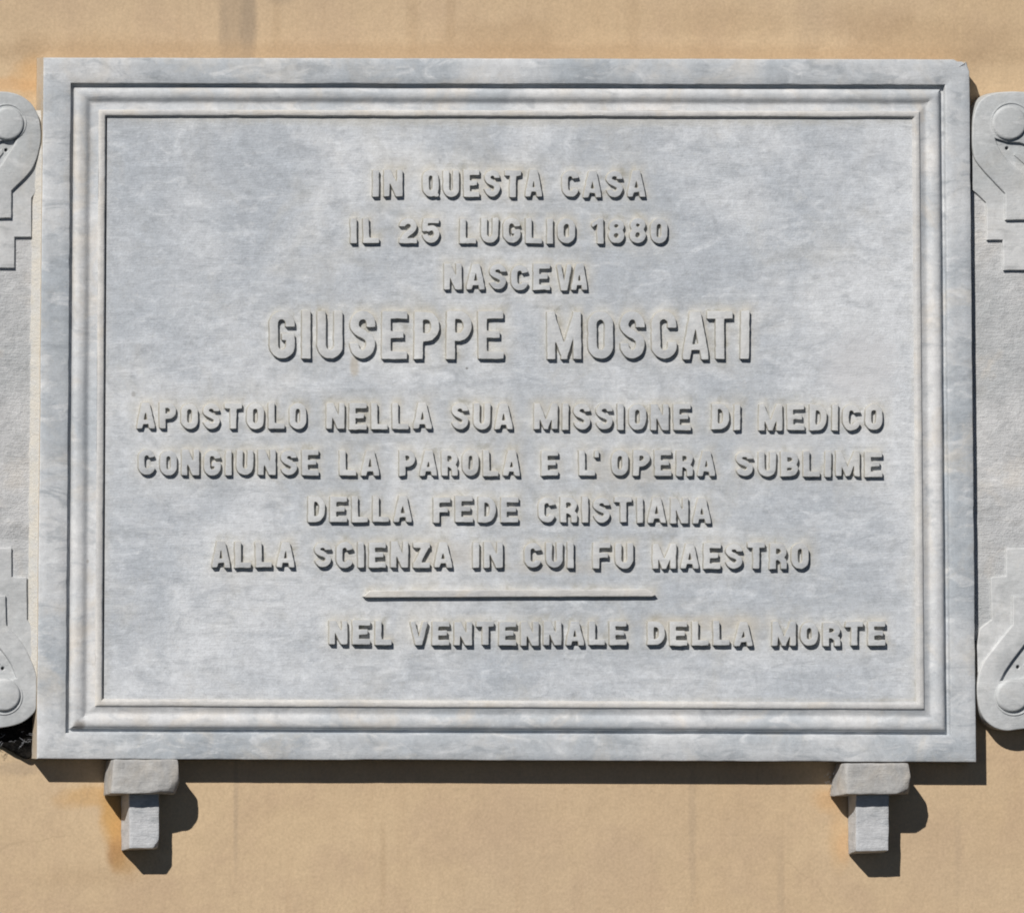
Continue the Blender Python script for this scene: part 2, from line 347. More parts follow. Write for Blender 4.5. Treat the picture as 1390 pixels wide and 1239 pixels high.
bp = [(75.4, -3.4, 0.28), (76.0, -2.2, 0.3), (77.0, -1.5, 0.35), (79.0, -1.2, 0.4), (82.4, -1.3, 0.4), (83.6, -1.9, 0.6), (84.2, -2.8, 0.6), (86.4, -6.4, 0.3)]
ring_strip('inner_lip', bp, M_BEAD, 35, seeds=3.0)
FIELD_D = D_FRONT - 0.0062

# ---------------------------------------------------------------- lettering drawn as strokes, then contoured
def arc(cx, cy, rx, ry, a0, a1, n=14):
    return [(cx+rx*math.cos(math.radians(a0+(a1-a0)*i/n)), cy+ry*math.sin(math.radians(a0+(a1-a0)*i/n))) for i in range(n+1)]
def bez(p0, p1, p2, p3, n=14):
    o = []
    for i in range(n+1):
        s = i/n; r = 1-s
        o.append(tuple(r**3*a+3*r*r*s*b+3*r*s*s*c+s**3*d for a, b, c, d in zip(p0, p1, p2, p3)))
    return o
def glyph(ch, W, H, S):
    """strokes: (points, width)"""
    h = S/2; r = max(W/2-h, 1.0); ry = min(r*1.05, H*0.3); T = H-h; m = W/2; th = S*0.9
    st = []
    def s(pts, w=S): st.append((pts, w))
    if ch == 'I': s([(m, -5), (m, H+5)])
    elif ch == 'L': s([(h, -5), (h, H+5)]); s([(0, th/2), (W, th/2)], th)
    elif ch == 'T': s([(m, -5), (m, H)]); s([(0, H-th/2), (W, H-th/2)], th)
    elif ch in 'EF':
        s([(h, -5), (h, H+5)]); s([(0, H-th/2), (W, H-th/2)], th); s([(0, H*0.51), (W*0.86, H*0.51)], th*0.92)
        if ch == 'E': s([(0, th/2), (W, th/2)], th)
    elif ch == 'N': s([(h*0.92, -5), (h*0.92, H+5)], S*0.92); s([(W-h*0.92, -5), (W-h*0.92, H+5)], S*0.92); s([(h*0.7, H+4), (W-h*0.7, -4)], S*0.98)
    elif ch == 'M':
        s([(h*0.92, -5), (h*0.92, H+5)], S*0.92); s([(W-h*0.92, -5), (W-h*0.92, H+5)], S*0.92)
        s([(h*0.5, H+4), (m, H*0.10)], S*0.86); s([(W-h*0.5, H+4), (m, H*0.10)], S*0.86); s([(m, 0), (m, H*0.2)], S*0.7)
    elif ch == 'A': s([(h*0.55, -S*0.35), (m-h*0.15, H+S*0.3)], S*0.92); s([(W-h*0.55, -S*0.35), (m+h*0.15, H+S*0.3)], S*0.92); s([(W*0.25, H*0.26), (W*0.75, H*0.26)], th*0.8)
    elif ch == 'V': s([(h*0.5, H+S*0.35), (m-h*0.1, -S*0.3)], S*0.78); s([(W-h*0.5, H+S*0.35), (m+h*0.1, -S*0.3)], S*0.78)
    elif ch == 'Z': s([(0, H-th/2), (W, H-th/2)], th); s([(0, th/2), (W, th/2)], th); s([(W-h*0.9, H-h*0.4), (h*0.9, h*0.4)], S)
    elif ch == 'U': s([(h, H+5), (h, h+ry)] + arc(m, h+ry, r, ry, 180, 360) + [(W-h, H+5)])
    elif ch in 'OQ0':
        p = arc(m, T-ry, r, ry, 0, 180) + arc(m, h+ry, r, ry, 180, 360) + [(W-h, T-ry)]
        s(p)
        if ch == 'Q': s([(m+1, H*0.26), (W-1, 0.2)], S*0.7)
    elif ch == 'C': s(([(W-h, H*0.64)] if S > 10 else []) + arc(m, T-ry, r, ry, 0 if S > 10 else 4, 180) + arc(m, h+ry, r, ry, 180, 360 if S > 10 else 354) + ([(W-h, H*0.36)] if S > 10 else []))
    elif ch == 'G': s(([(W-h, H*0.66)] if S > 10 else []) + arc(m, T-ry, r, ry, 0, 180) + arc(m, h+ry, r, ry, 180, 360) + [(W-h, H*0.47)]); s([(m-0.5, H*0.45), (W-0.3, H*0.45)], th*0.85)
    elif ch == 'S':
        k = 0.94 if S < 10 else 1.0; ra = (T-H*0.52)/2*1.02; rb = (H*0.53-h)/2*1.04
        up = [(W-h, H*0.655)] if S > 10 else []; dn = [(h, H*0.335)] if S > 10 else []
        s(up + arc(m, T-ra, r, ra, 0 if up else -6, 180) + bez((h, T-ra), (h*1.05, H*0.50), (W-h*1.05, H*0.55), (W-h, h+rb)) + arc(m, h+rb, r, rb, 0, -180 if dn else -172) + dn, S*k)
    elif ch in 'PRB':
        s([(h, -5), (h, H+5)]); yb = H*0.46; rr = (T-yb)/2; rx = min(r, rr*1.1)
        s([(h, T), (W-h-rx, T)] + arc(W-h-rx, (T+yb)/2, rx, rr, 90, -90) + [(h, yb)], S*0.95)
        if ch == 'R': s([(W*0.52, H*0.47), (W-h*1.0, H*0.30), (W-h*0.9, -4)], S*0.95)
        if ch == 'B':
            rr2 = (yb-h)/2; rx2 = min(r, rr2*1.15)
            s([(h, yb), (W-h-rx2, yb)] + arc(W-h-rx2, (yb+h)/2, rx2, rr2, 90, -90) + [(h, h)], S*0.95)
    elif ch == 'D':
        s([(h, -5), (h, H+5)]); rx = r*1.15; ry2 = min(H*0.32, T-H*0.5)
        s([(h, T), (W-h-rx, T)] + arc(W-h-rx, T-ry2, rx, ry2, 90, 0) + arc(W-h-rx, h+ry2, rx, ry2, 0, -90) + [(h, h)], S*0.97)
    elif ch == '1': s([(W-h*1.0, -5), (W-h*1.0, H+5)], S*1.0); s([(0, H*0.70), (W-h, H*0.93)], S*0.75)
    elif ch == '2': s([(h, H*0.66)] + arc(m, T-ry*0.9, r, ry*0.9, 180, 0) + bez((W-h, T-ry*0.9), (W-h, H*0.45), (h*1.4, H*0.36), (h*1.1, h)), S*0.95); s([(0, th/2), (W, th/2)], th)
    elif ch == '5':
        s([(W*0.12, H-th/2), (W*0.95, H-th/2)], th); s([(h*1.1, H), (h*1.0, H*0.46)], S*0.9)
        ryb = (H*0.62-h)/2
        s([(h*0.9, H*0.50)] + [(W*0.45, H*0.60)] + arc(m, h+ryb, r, ryb, 75, -180) , S*0.92)
    elif ch == '8':
        ra = (T-H*0.53)/2; rb = (H*0.53-h)/2
        s(arc(m, H*0.53+ra, r*0.92, ra, 90, 450, 26), S*0.9); s(arc(m, h+rb, r, rb, 90, 450, 26), S*0.92)
    elif ch == "'": s([(m+0.6, H), (m-0.3, H*0.72)], S*0.75)
    return st
def seg_dist(X, Y, pts, w):
    d = np.full(X.shape, 1e9)
    for (ax, ay), (bx, by) in zip(pts[:-1], pts[1:]):
        dx, dy = bx-ax, by-ay; L = dx*dx+dy*dy
        if L < 1e-9: continue
        tt = np.clip(((X-ax)*dx+(Y-ay)*dy)/L, 0, 1)
        d = np.minimum(d, np.hypot(X-ax-tt*dx, Y-ay-tt*dy))
    d = d - w/2
    if math.hypot(pts[0][0]-pts[-1][0], pts[0][1]-pts[-1][1]) > 0.01:
        for e, f in ((pts[0], pts[1]), (pts[-1], pts[-2])):
            vx, vy = e[0]-f[0], e[1]-f[1]; n = math.hypot(vx, vy) or 1
            q = ((X-e[0])*vx+(Y-e[1])*vy)/n
            near = np.hypot(X-e[0], Y-e[1]) < w*0.62
            d = np.where(near, np.maximum(d, q), d)
    return d
CELL = 0.5
def blur(a, n=1):
    for _ in range(n):
        p = np.pad(a, 1, mode='edge')
        a = (p[:-2, 1:-1]+p[2:, 1:-1]+2*p[1:-1, 1:-1]+p[1:-1, :-2]+p[1:-1, 2:])/6
    return a
def contours(F):
    """closed loops of F = 0 as (column, row) floats"""
    ins = F < 0
    R, C = F.shape
    code = ins[:-1, :-1]*1 + ins[:-1, 1:]*2 + ins[1:, 1:]*4 + ins[1:, :-1]*8
    rows, cols = np.nonzero((code > 0) & (code < 15))
    table = {1: [(3, 0)], 2: [(0, 1)], 3: [(3, 1)], 4: [(1, 2)], 5: [(3, 2), (1, 0)], 6: [(0, 2)], 7: [(3, 2)], 8: [(2, 3)], 9: [(2, 0)], 10: [(0, 3), (2, 1)], 11: [(2, 1)], 12: [(1, 3)], 13: [(1, 0)], 14: [(0, 3)]}
    nxt = {}; pos = {}
    def edge(r, c, e):
        if e == 0: k = ('h', r, c); a, b = F[r, c], F[r, c+1]; p = (c + a/(a-b), r)
        elif e == 2: k = ('h', r+1, c); a, b = F[r+1, c], F[r+1, c+1]; p = (c + a/(a-b), r+1)
        elif e == 3: k = ('v', r, c); a, b = F[r, c], F[r+1, c]; p = (c, r + a/(a-b))
        else: k = ('v', r, c+1); a, b = F[r, c+1], F[r+1, c+1]; p = (c+1, r + a/(a-b))
        pos[k] = p; return k
    for r, c in zip(rows.tolist(), cols.tolist()):
        for e0, e1 in table[int(code[r, c])]:
            a = edge(r, c, e0); b = edge(r, c, e1); nxt[a] = b
    loops = []
    while nxt:
        s0 = next(iter(nxt)); lp = []; k = s0
        while k in nxt:
            lp.append(pos[k]); k = nxt.pop(k)
        if len(lp) > 14: loops.append(lp)
    return loops
def thin(lp, eps=0.12):
    """drop points that lie on a straight run"""
    out = [lp[0]]; last = lp[0]; buf = []
    for i in range(1, len(lp)):
        p = lp[i]; ok = True
        dx, dy = p[0]-last[0], p[1]-last[1]; n = math.hypot(dx, dy) or 1e-6
        if n > 14: ok = False
        else:
            for q in buf:
                if abs((q[0]-last[0])*dy-(q[1]-last[1])*dx)/n > eps: ok = False; break
        if ok: buf.append(p)
        else:
            last = lp[i-1]; out.append(last); buf = [p]
    return out
rng_np = np.random.RandomState(3)
def soft_noise(shape, cell):
    g = rng_np.randn(shape[0]//cell+3, shape[1]//cell+3)
    yy = np.arange(shape[0])/cell; xx = np.arange(shape[1])/cell
    y0 = yy.astype(int); x0 = xx.astype(int); fy = (yy-y0)[:, None]; fx = (xx-x0)[None, :]
    fy = fy*fy*(3-2*fy); fx = fx*fx*(3-2*fx)
    a = g[y0][:, x0]; b = g[y0][:, x0+1]; c_ = g[y0+1][:, x0]; d = g[y0+1][:, x0+1]
    return (a*(1-fx)+b*fx)*(1-fy)+(c_*(1-fx)+d*fx)*fy
GU0, GV0 = 130, 150
GRID = np.full((830, 1140), 60.0)    # distance to the nearest letter over the field, sheet units
def line_field(words, vt, vb, S, slope=0.0, wn_=24.0, gap=6.5):
    H = vb - vt; M = 24
    u0 = int(min(w[1] for w in words)-M); u1 = int(max(w[2] for w in words)+M)
    v0 = int(vt-M-6); v1 = int(vb+M+6)
    nx = int((u1-u0)/CELL)+1; ny = int((v1-v0)/CELL)+1
    UU, VV = np.meshgrid(u0+np.arange(nx)*CELL, v0+np.arange(ny)*CELL)
    F = np.full(UU.shape, 60.0)
    for text, a, b in words:
        rel = []
        for ch in text:
            rel.append({'I': 0, "'": 0.3, 'M': 1.36, 'L': 0.94, 'N': 1.04, 'A': 1.04, '1': 0.72, 'T': 1.02, 'F': 0.96}.get(ch, 1.0))
        nI = sum(1 for q in rel if q == 0)
        n = len(text)
        tot = sum(rel)*wn_ + nI*S + (n-1)*gap
        avail = (b-a)
        k = (avail - nI*S)/max(sum(rel)*wn_ + (n-1)*gap, 1e-6) if sum(rel) > 0 else 1.0
        x = a
        for ch, q in zip(text, rel):
            W = S if q == 0 else q*wn_*k
            dy = random.uniform(-0.7, 0.7); dh = random.uniform(-0.8, 0.8); tilt = random.uniform(-0.014, 0.014)
            base = vb + slope*(x-690) + dy
            j0 = max(0, int((x-u0-16)/CELL)); j1 = min(nx, int((x+W-u0+16)/CELL))
            X = UU[:, j0:j1]-x; Y = base - VV[:, j0:j1]
            X = X - tilt*Y
            Hh = H+dh; d = np.full(X.shape, 60.0)
            for pts, w in glyph(ch, W, Hh, S): d = np.minimum(d, seg_dist(X, Y, pts, w))
            d = np.maximum(d, np.maximum(np.maximum(-X, X-W), np.maximum(-Y, Y-Hh)))
            F[:, j0:j1] = np.minimum(F[:, j0:j1], d)
            x += W + gap*k
    F = blur(F, 2)
    F = F + 0.22*soft_noise(F.shape, 11) + 0.13*soft_noise(F.shape, 5)
    # record for the dust around the letters
    sub = F[::2, ::2]
    r0, c0 = v0-GV0, u0-GU0
    rr0, cc0 = max(r0, 0), max(c0, 0)
    rr1, cc1 = min(r0+sub.shape[0], GRID.shape[0]), min(c0+sub.shape[1], GRID.shape[1])
    GRID[rr0:rr1, cc0:cc1] = np.minimum(GRID[rr0:rr1, cc0:cc1], sub[rr0-r0:rr1-r0, cc0-c0:cc1-c0])
    F[0, :] = F[-1, :] = 9; F[:, 0] = F[:, -1] = 9
    return [[(u0+p[0]*CELL, v0+p[1]*CELL) for p in thin(lp, 0.22)] for lp in contours(F)]

LINES = [
    ([('IN', 506, 547), ('QUESTA', 574, 736), ('CASA', 763, 876)], 231, 268, 8.6, 5.0),
    ([('I', 476, 486), ('L', 493, 515), ('25', 542, 597), ('LUGLIO', 624, 781), ('1880', 803, 906)], 296, 330.5, 8.4, 5.0),
    ([('NASCE', 603, 747), ('V', 756, 776), ('A', 775.5, 797.5)], 358, 394, 8.6, 5.0),
    ([('GIUSEPPE', 366, 684), ('MOSC', 743, 919), ('A', 927, 962), ('T', 960, 995), ('I', 1005, 1018)], 422, 487.5, 12.0, 5.4),
    ([('APOSTOLO', 186, 416), ('NELLA', 443, 586), ('SUA', 613, 696), ('MISSIONE', 725, 938), ('DI', 966, 1005), ('MEDICO', 1030, 1198)], 547, 583, 8.6, 5.2),
    ([('CONGIUNSE', 188, 433), ('LA', 461, 515), ('PAROLA', 542, 706), ('E', 735, 758), ("L", 786, 808), ("'", 807, 813), ('OPERA', 830, 971), ('SUBLIME', 999, 1198)], 611, 646, 8.6, 5.2),
    ([('DELLA', 418, 559), ('FEDE', 588, 704), ('CRISTIANA', 731, 965)], 674, 709.5, 8.6, 5.2),
    ([('ALLA', 288, 400), ('SCIENZA', 427, 614), ('IN', 642, 683), ('CUI', 712, 779), ('FU', 805, 860), ('MAESTRO', 886, 1098)], 735.5, 771, 8.6, 5.8),
    ([('NEL', 447, 532), ('VENTENNALE', 557, 851), ('DELLA', 879, 1022), ('MORTE', 1048, 1202)], 842.5, 875.5, 8.6, 6.2),
]
for li, (words, vt, vb, S, hgt) in enumerate(LINES):
    big = li == 3
    lp = line_field(words, vt, vb, S, 0.0022 if li > 3 else 0.001, 34.0 if big else 24.0, 9.0 if big else 6.5)
    joined = []
    for w_ in words:
        if joined and (len(w_[0]) == 1 or len(joined[-1][0]) == 1) and w_[1]-joined[-1][2] < 14 and w_[0] != 'OPERA': joined[-1] = (joined[-1][0]+w_[0], joined[-1][1], w_[2])
        elif joined and (w_[0] == 'OPERA' or joined[-1][0] == 'I'): joined[-1] = (joined[-1][0]+w_[0], joined[-1][1], w_[2])
        else: joined.append(w_)
    def warp(w, isfront):
        if isfront: w.y += 0.0003*(noise.noise(Vector((w.x*22, 0.3, w.z*22))) - 0.2)
        return w
    for wi, w_ in enumerate(joined):
        mine = [q for q in lp if w_[1]-6 < sum(p[0] for p in q)/len(q) < w_[2]+6]
        wo = relief(mine, FIELD_D + (hgt+0.7)/1000.0, FIELD_D - 0.0012, 0.0007, 'raised_word', M_LETTER, plaque, warp)
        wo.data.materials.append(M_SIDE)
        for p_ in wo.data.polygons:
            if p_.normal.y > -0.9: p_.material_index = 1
# the pointed bar
bar = [(493.5, 809.5), (503, 801.5), (690, 800.5), (879, 799.5), (891, 807.5), (886, 809.5), (690, 810), (497, 811)]
bar2 = []
for i in range(len(bar)):
    a, b = bar[i], bar[(i+1) % len(bar)]
    n = max(1, int(math.hypot(b[0]-a[0], b[1]-a[1])/7))
    for k in range(n):
        f = k/n; u = a[0]+(b[0]-a[0])*f; v = a[1]+(b[1]-a[1])*f
        bar2.append((u, v + 0.45*noise.noise(Vector((u*0.06, v*0.1, 4)))))
relief([bar2], FIELD_D+0.0066, FIELD_D-0.0012, 0.0012, 'divider_bar', M_BEAD, plaque)
DB = np.hypot(np.maximum(np.abs(np.arange(GRID.shape[1])+GU0-692)-195, 0)[None, :], np.maximum(np.abs(np.arange(GRID.shape[0])+GV0-805)-4, 0)[:, None])
GRID = np.minimum(GRID, DB)

# the lettered field, with the ochre dust that gathers round the letters and along the edges
def make_field():
    NX, NY = 368, 266
    corners = [ring_pt(k, 86.0) for k in range(4)]
    verts = []; pat = []
    G2 = blur(GRID, 3)
    for j in range(NY+1):
        g = j/NY
        for i in range(NX+1):
            f = i/NX
            u = (corners[0][0]*(1-f)+corners[1][0]*f)*(1-g) + (corners[3][0]*(1-f)+corners[2][0]*f)*g
            v = (corners[0][1]*(1-f)+corners[1][1]*f)*(1-g) + (corners[3][1]*(1-f)+corners[2][1]*f)*g
            q = P(u, v, FIELD_D)
            n = noise.noise(Vector((u*0.012, v*0.03, 1))) + 0.5*noise.noise(Vector((u*0.05, v*0.12, 2)))
            edge = min(f*NX, (1-f)*NX, g*NY, (1-g)*NY)
            verts.append(Vector((q.x, -(FIELD_D + 0.00022*n*min(1, edge/4)), q.z)))
            def G(uu, vv): return G2[min(max(int(vv-GV0), 0), G2.shape[0]-1), min(max(int(uu-GU0), 0), G2.shape[1]-1)]
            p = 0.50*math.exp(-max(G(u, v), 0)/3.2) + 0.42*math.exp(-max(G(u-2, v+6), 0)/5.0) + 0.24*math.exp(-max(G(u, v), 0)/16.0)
            ex = min(abs(u-1243), 60); p += 0.75*math.exp(-ex/3.5) + 0.6*math.exp(-min(abs(v-950), 60)/3.0) + 0.4*math.exp(-abs(v-160)/9.0) + 0.35*math.exp(-abs(u-144)/5.0)
            pat.append(min(1.0, p))
    faces = [(j*(NX+1)+i, j*(NX+1)+i+1, (j+1)*(NX+1)+i+1, (j+1)*(NX+1)+i) for j in range(NY) for i in range(NX)]
    o = mesh_obj('field', verts, faces, M_FIELD, plaque, 60)
    at = o.data.attributes.new('patina', 'FLOAT', 'POINT'); at.data.foreach_set('value', pat)
    # face towards the street
    if o.data.polygons[0].normal.y > 0: o.data.flip_normals()
make_field()

# mortar that fills the joint on the left of the plaque
def make_mortar():
    verts = []; faces = []
    vs_ = np.linspace(150, 968, 160)
    for v in vs_:
        f = (v-79)/950.0
        ue = OUT[0][0] + (OUT[3][0]-OUT[0][0])*f
        xr = P(ue, v, D_FRONT).x + 0.001
        n1 = noise.noise(Vector((v*0.03, 0, 5))); n2 = noise.noise(Vector((v*0.09, 2, 5)))
        taper = min(1.0, (v-150)/60.0, (968-v)/30.0)
        z = P(ue, v, D_FRONT).z
        wdt = (0.0105 + 0.0018*n1 + 0.0012*n2)
        prof = [(-wdt-0.002, 0.020), (-wdt, 0.0255+0.001*n2), (-wdt*0.7, 0.0275+0.001*n1), (-wdt*0.35, 0.0295), (0.0, 0.031+0.0012*n2)]
        for dx, dp in prof: verts.append(Vector((xr+dx, -(dp - 0.008*(1-max(taper, 0))), z)))
    K = 5
    for i in range(len(vs_)-1):
        for j in range(K-1): faces.append((i*K+j, i*K+j+1, (i+1)*K+j+1, (i+1)*K+j))
    mesh_obj('mortar_joint', verts, faces, M_MORTAR, plaque, 50)
make_mortar()

# ------------------------------------------------------------------ carved side panels
XR = lambda z: P(OUT[1][0] + (OUT[2][0]-OUT[1][0])*((P(0, 0).z - z)*1000 - OUT[1][1])/953.0, 560, D_FRONT).x
XL = lambda z: P(OUT[0][0] + (OUT[3][0]-OUT[0][0])*((P(0, 0).z - z)*1000 - OUT[0][1])/951.0, 560, D_FRONT).x
def circle(cx, cy, r, n=40): return [(cx+r*math.cos(2*math.pi*i/n), cy+r*math.sin(2*math.pi*i/n)) for i in range(n)]
def dense(lp, step=9.0, amp=0.35):
    out = []
    for i in range(len(lp)):
        a, b = lp[i], lp[(i+1) % len(lp)]
        n = max(1, int(math.hypot(b[0]-a[0], b[1]-a[1])/step))
        for k in range(n):
            f = k/n; u = a[0]+(b[0]-a[0])*f; v = a[1]+(b[1]-a[1])*f
            out.append((u + amp*noise.noise(Vector((u*0.09, v*0.09, 1))), v + amp*noise.noise(Vector((u*0.09, v*0.09, 7)))))
    return out
DB_, D1, D2 = 0.0218, 0.0267, 0.0318
def side_panel(label, side, spec):
    r = root('scroll_panel', P(20 if side < 0 else 1375, 560, 0.0), label, 'ornament', 'carved scroll panels beside the plaque')
    def warp(w, fr):
        lim = XL(w.z) - 0.0015 if side < 0 else XR(w.z) + 0.0015
        if side < 0: w.x = min(w.x, lim)
        else: w.x = max(w.x, lim)
        return w
    relief([dense(spec['back'])], DB_, 0.0008, 0.0008, 'backing_slab', M_BACK, r, warp)
    for part in ('top', 'bottom'):
        s_ = spec[part]
        relief([dense(s_['l1']), circle(*s_['drill'], 2.4, 14)], D1, 0.0012, 0.0014, 'stepped_layer', M_SCROLL, r, warp)
        o = relief([dense(s_['l2'], 7), dense(s_['recess'], 6, 0.2)], D2, 0.0016, 0.0019, 'scroll_band', M_SCROLL, r, warp)
        cx, cy, rr = s_['eye']
        e = relief([circle(cx, cy, rr)], D2+0.0048, D2-0.006, 0.0044, 'volute_eye', M_SCROLL, r)
        sg = 1 if part == 'top' else -1; curl = []
        for q in range(0, 25):
            a_ = math.radians(-10 + 250*q/24); curl.append((cx - side*(rr+7.0-6.0*q/24)*math.cos(a_)*-1, cy - sg*(rr+7.0-6.0*q/24)*math.sin(a_)))
        for q in range(24, -1, -1):
            a_ = math.radians(-10 + 250*q/24); w_ = 1.2 + 1.6*q/24; curl.append((cx - side*(rr+7.0-6.0*q/24-w_)*math.cos(a_)*-1, cy - sg*(rr+7.0-6.0*q/24-w_)*math.sin(a_)))
        relief([curl], D2+0.0012, D2-0.002, 0.0005, 'curl_rim', M_SCROLL, r)
        # leaf rib in the hollow
        relief([dense(s_['rib'], 5, 0.2)], D1+0.0022, D1-0.003, 0.0008, 'leaf_rib', M_SCROLL, r)
left = dict(
    back=[(-70, 255), (49, 255), (49, 870), (-70, 870)],
    top=dict(
        l1=[(-72, 145), (20, 145), (46, 165), (52, 200), (54, 230)] + [(53, 255), (43, 269), (43, 322), (20, 322), (20, 364), (-72, 364)],
        l2=[(-74, 126)] + smooth_path([(-20, 124), (2, 124.5), (20, 127), (38, 136), (50, 152), (55.5, 174), (54.5, 199), (43, 231), (16, 259)], n=6) + [(16, 296.5), (-74, 296.5)],
        recess=smooth_path([(24, 186), (18, 199), (8, 214), (0, 226), (-22, 248), (-50, 268)], n=5) + [(-62, 240), (-40, 214), (-16, 198), (0, 192), (14, 190)],
        drill=(8.5, 204), eye=(11, 168, 22.5), rib=[(-30, 226), (-6, 210), (3, 202), (4.5, 207), (-2, 216), (-26, 238)]),
    bottom=dict(
        l1=[(-72, 743), (16, 743), (16, 783), (36.5, 783), (37, 840), (47, 856), (52, 876), (50, 925), (20, 950), (-72, 950)],
        l2=[(-74, 808), (8, 808), (9, 848)] + smooth_path([(9, 848), (27, 868), (40, 890), (50, 917), (52.5, 942), (48, 965), (29, 981), (0, 988), (-30, 988)], n=6)[1:] + [(-74, 986)],
        recess=[(-62, 850), (-40, 850)] + smooth_path([(-20, 861), (0, 880), (14, 899), (23, 920)], n=5) + [(14, 922), (0, 924), (-16, 918), (-40, 900)],
        drill=(4, 907), eye=(6, 943, 22.5), rib=[(-30, 878), (-8, 892), (0, 900), (-3, 902), (-14, 898), (-34, 886)]))
right = dict(
    back=[(1460, 255), (1318, 255), (1318, 870), (1460, 870)],
    top=dict(
        l1=[(1462, 145), (1345, 145), (1328, 165), (1320, 200), (1320, 258), (1325, 262), (1339, 275), (1340, 326), (1361.5, 326), (1362.5, 367), (1462, 367)],
        l2=[(1464, 127)] + smooth_path([(1400, 125.5), (1378, 124.5), (1358, 125.5), (1341, 130), (1329, 140), (1322, 158), (1320, 180), (1321, 205), (1326, 220), (1343, 240), (1360, 258)], n=6) + [(1365, 263), (1365, 299), (1464, 299)],
        recess=smooth_path([(1351, 188), (1357, 202), (1367, 217), (1381, 229), (1402, 248), (1432, 268)], n=5) + [(1444, 240), (1420, 214), (1400, 199), (1384, 194), (1366, 193)],
        drill=(1367, 201.5), eye=(1371, 167, 23.5), rib=[(1412, 226), (1388, 211), (1378, 207), (1377, 211), (1386, 219), (1408, 238)]),
    bottom=dict(
        l1=[(1462, 743), (1366, 744), (1366, 781.5), (1345, 783), (1346.5, 841), (1330, 853), (1326, 880), (1328, 930), (1350, 955), (1462, 955)],
        l2=[(1464, 809), (1375, 809), (1375, 848)] + smooth_path([(1375, 848), (1351, 877), (1334, 901), (1327.5, 922), (1327, 945), (1332, 968), (1345, 984), (1365, 991.5), (1390, 989), (1420, 988)], n=6)[1:] + [(1464, 986)],
        recess=[(1444, 850), (1424, 850)] + smooth_path([(1406, 860), (1390, 876), (1367, 907), (1358, 924)], n=5) + [(1366, 923), (1380, 921), (1398, 918), (1424, 900)],
        drill=(1382, 905), eye=(1375, 944, 22.5), rib=[(1412, 880), (1396, 892), (1390, 903), (1393, 905), (1402, 900), (1416, 888)]))
side_panel('carved marble scroll panel left of the plaque, joined to it by cream mortar', -1, left)
side_panel('carved marble scroll panel right of the plaque, behind a dark shadow line', 1, right)

# ------------------------------------------------------------------ support brackets
def stone(name, pts, mat, parent, bevel=0.002, jit=0.0007, seed=0.0):
    bm = bmesh.new()
    for u, v, d in pts: bm.verts.new(P(u, v, d) - Vector(parent.location))
    r = bmesh.ops.convex_hull(bm, input=bm.verts)
    bmesh.ops.delete(bm, geom=[g for g in r['geom_interior'] if isinstance(g, bmesh.types.BMVert)], context='VERTS')
    bmesh.ops.dissolve_limit(bm, angle_limit=math.radians(4), verts=bm.verts, edges=bm.edges)
    bmesh.ops.bevel(bm, geom=list(bm.edges), offset=bevel, segments=2, profile=0.6, affect='EDGES', clamp_overlap=True)
    bmesh.ops.triangulate(bm, faces=bm.faces)
    for _ in range(4):
        bmesh.ops.subdivide_edges(bm, edges=[e for e in bm.edges if e.calc_length() > 0.005], cuts=1, use_grid_fill=False)
        bmesh.ops.triangulate(bm, faces=bm.faces)
    for v in bm.verts:
        q = v.co + Vector((seed, 0, 0))
        v.co += Vector((noise.noise(q*70), noise.noise(q*70+Vector((5, 0, 0))), noise.noise(q*70+Vector((0, 5, 0)))))*jit
        v.co += noise.noise(q*220)*jit*0.5*Vector((0, 1, 0))
    bmesh.ops.recalc_face_normals(bm, faces=bm.faces)
    me = bpy.data.meshes.new(name); bm.to_mesh(me); bm.free()
    me.polygons.foreach_set('use_smooth', [True]*len(me.polygons)); me.set_sharp_from_angle(angle=math.radians(40))
    me.materials.append(mat)
    return link(bpy.data.objects.new(name, me), parent)
G = 'stone brackets under the plaque'
b1 = root('support_bracket', P(185, 1154, 0), 'grey stone bracket under the plaque with a rust stain and chipped block', 'bracket', G)
stone('cap_block', [(156, 1030.5, .060), (242, 1030.5, .060), (243, 1054, .060), (227, 1073, .060), (206, 1075, .062), (180, 1077, .062), (150, 1077, .060),
                    (238, 1077.5, .050), (243, 1062, .050), (144, 1031, .002), (230, 1031, .002), (232, 1077, .002), (140, 1080, .002), (143, 1078.5, .030)], M_CAP, b1, 0.0024, 0.0009, 1.0)
stone('foot_block', [(175, 1066, .040), (216, 1066, .040), (216, 1138, .040), (208, 1151, .040), (176, 1151, .040), (215, 1151, .032), (164, 1066, .002), (205, 1066, .002), (205, 1153, .002), (164, 1154, .002)], M_FOOT, b1, 0.0016, 0.0008, 2.0)
b2 = root('support_bracket', P(1180, 1158, 0), 'pale stone bracket with a square bluish foot, under the plaque end beside the right scroll', 'bracket', G)
stone('cap_block', [(1149, 1035.5, .060), (1233, 1035.5, .060), (1236, 1052, .060), (1233, 1070, .058), (1218, 1077, .060), (1150, 1077.5, .060),
                    (1234, 1077, .048), (1134, 1036, .002), (1222, 1036, .002), (1224, 1079, .002), (1125, 1081, .002), (1133, 1080, .030)], M_CAP, b2, 0.0024, 0.0008, 5.0)
stone('foot_block', [(1162, 1068, .040), (1207, 1068, .040), (1206, 1154, .040), (1162, 1155, .040), (1151, 1068, .002), (1196, 1068, .002), (1196, 1158, .002), (1151, 1159, .002)], M_FOOT, b2, 0.0014, 0.0006, 7.0)

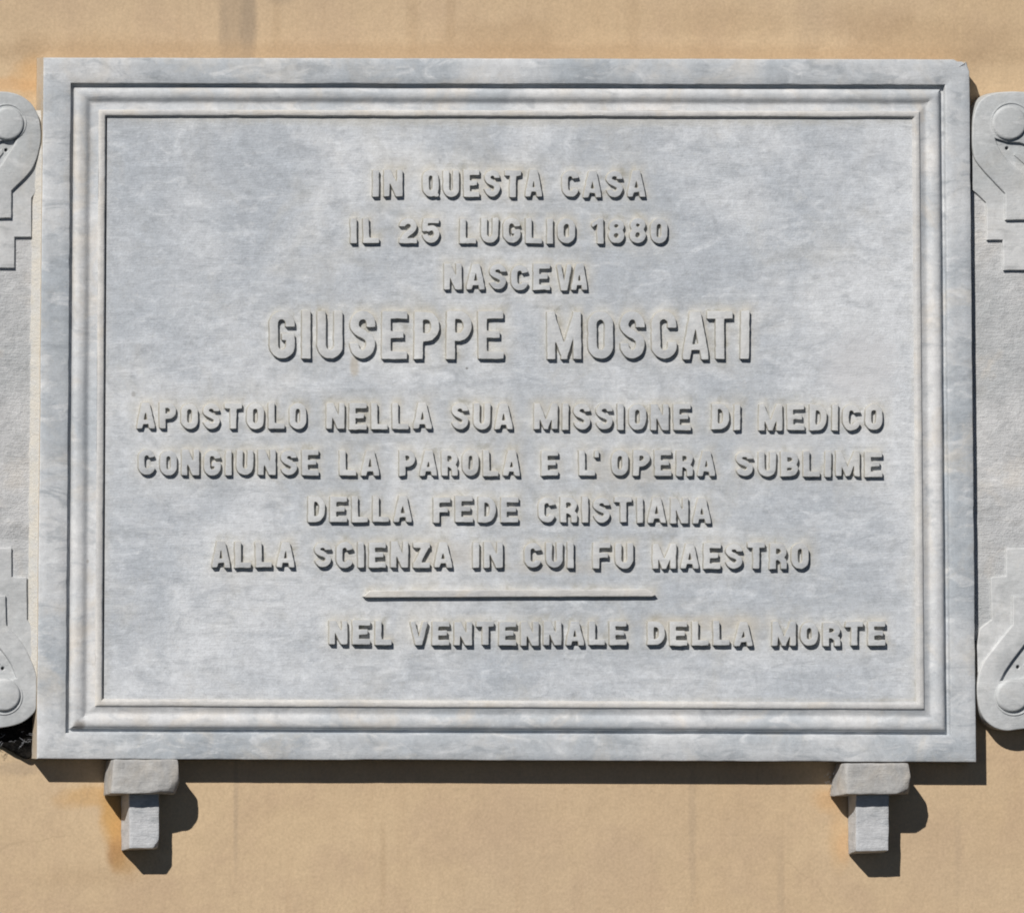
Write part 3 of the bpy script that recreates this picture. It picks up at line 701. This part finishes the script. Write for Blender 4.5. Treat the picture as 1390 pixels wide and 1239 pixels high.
# ------------------------------------------------------------------ cobwebs, and a black lump in the left gap
def tubes(paths, rad, name, mat, parent):
    verts = []; faces = []
    for pts in paths:
        b0 = len(verts)
        for i, p in enumerate(pts):
            d = (pts[min(i+1, len(pts)-1)] - pts[max(i-1, 0)]).normalized()
            a = d.orthogonal().normalized(); b = d.cross(a)
            rr = rad*random.uniform(0.6, 1.3)
            for k in range(5):
                an = 2*math.pi*k/5; verts.append(p + (a*math.cos(an)+b*math.sin(an))*rr)
        for i in range(len(pts)-1):
            for k in range(5): faces.append((b0+i*5+k, b0+i*5+(k+1) % 5, b0+(i+1)*5+(k+1) % 5, b0+(i+1)*5+k))
    return mesh_obj(name, verts, faces, mat, parent, 60)
def strand(a, b, sag, n=9):
    out = []
    for i in range(n):
        f = i/(n-1); p = a.lerp(b, f)
        p = p + Vector((0, 0, -sag*math.sin(math.pi*f))) + Vector((random.uniform(-1, 1), random.uniform(-1, 1), random.uniform(-1, 1)))*0.0008
        out.append(p)
    return out
def dark_lump(cu_, cv_, pts, dep, parent):
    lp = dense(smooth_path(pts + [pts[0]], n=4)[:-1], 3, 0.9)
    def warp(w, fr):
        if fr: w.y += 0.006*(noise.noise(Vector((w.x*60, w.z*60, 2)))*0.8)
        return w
    return relief([lp], dep, 0.0006, 0.002, 'black_lump', M_BLACK, parent, warp)
w1 = root('cobweb', P(22, 1028, 0), 'dark cobweb tangle in the gap below the left scroll', 'cobweb')
dark_lump(0, 0, [(-60, 985), (-10, 984), (24, 976), (44, 964), (46, 1000), (44, 1024), (34, 1029), (14, 1018), (-8, 1008), (-60, 1004)], 0.010, w1)  # near-black lump that fills the gap below the left scroll
ps = []
for i in range(18):
    ua = random.uniform(-6, 44); va = random.uniform(992, 1008) - 0.12*(44-ua)*0
    a = P(ua, va, random.uniform(0.008, 0.022)); b = P(ua + random.uniform(-16, 20), va + random.uniform(-6, 10), random.uniform(0.006, 0.018))
    ps.append(strand(a, b, random.uniform(0.0, 0.004)))
tubes(ps, 0.00028, 'thread', M_WEB, w1)
ps = []
for i in range(12):
    ua = random.uniform(1118, 1131); va = random.uniform(1048, 1068)
    ps.append(strand(P(ua, va, random.uniform(0.008, 0.024)), P(ua+random.uniform(-5, 6), va+random.uniform(-5, 5), random.uniform(0.008, 0.02)), 0.001, 6))
w2 = tubes(ps, 0.00024, 'cobweb', M_WEB, None)
w2['label'] = 'faint grey cobweb threads in the shadow left of the pale bracket with the bluish foot'; w2['category'] = 'cobweb'

# ------------------------------------------------------------------ render
scene.render.engine = 'CYCLES'
scene.render.resolution_x = 1024; scene.render.resolution_y = 912
scene.cycles.filter_width = 1.9
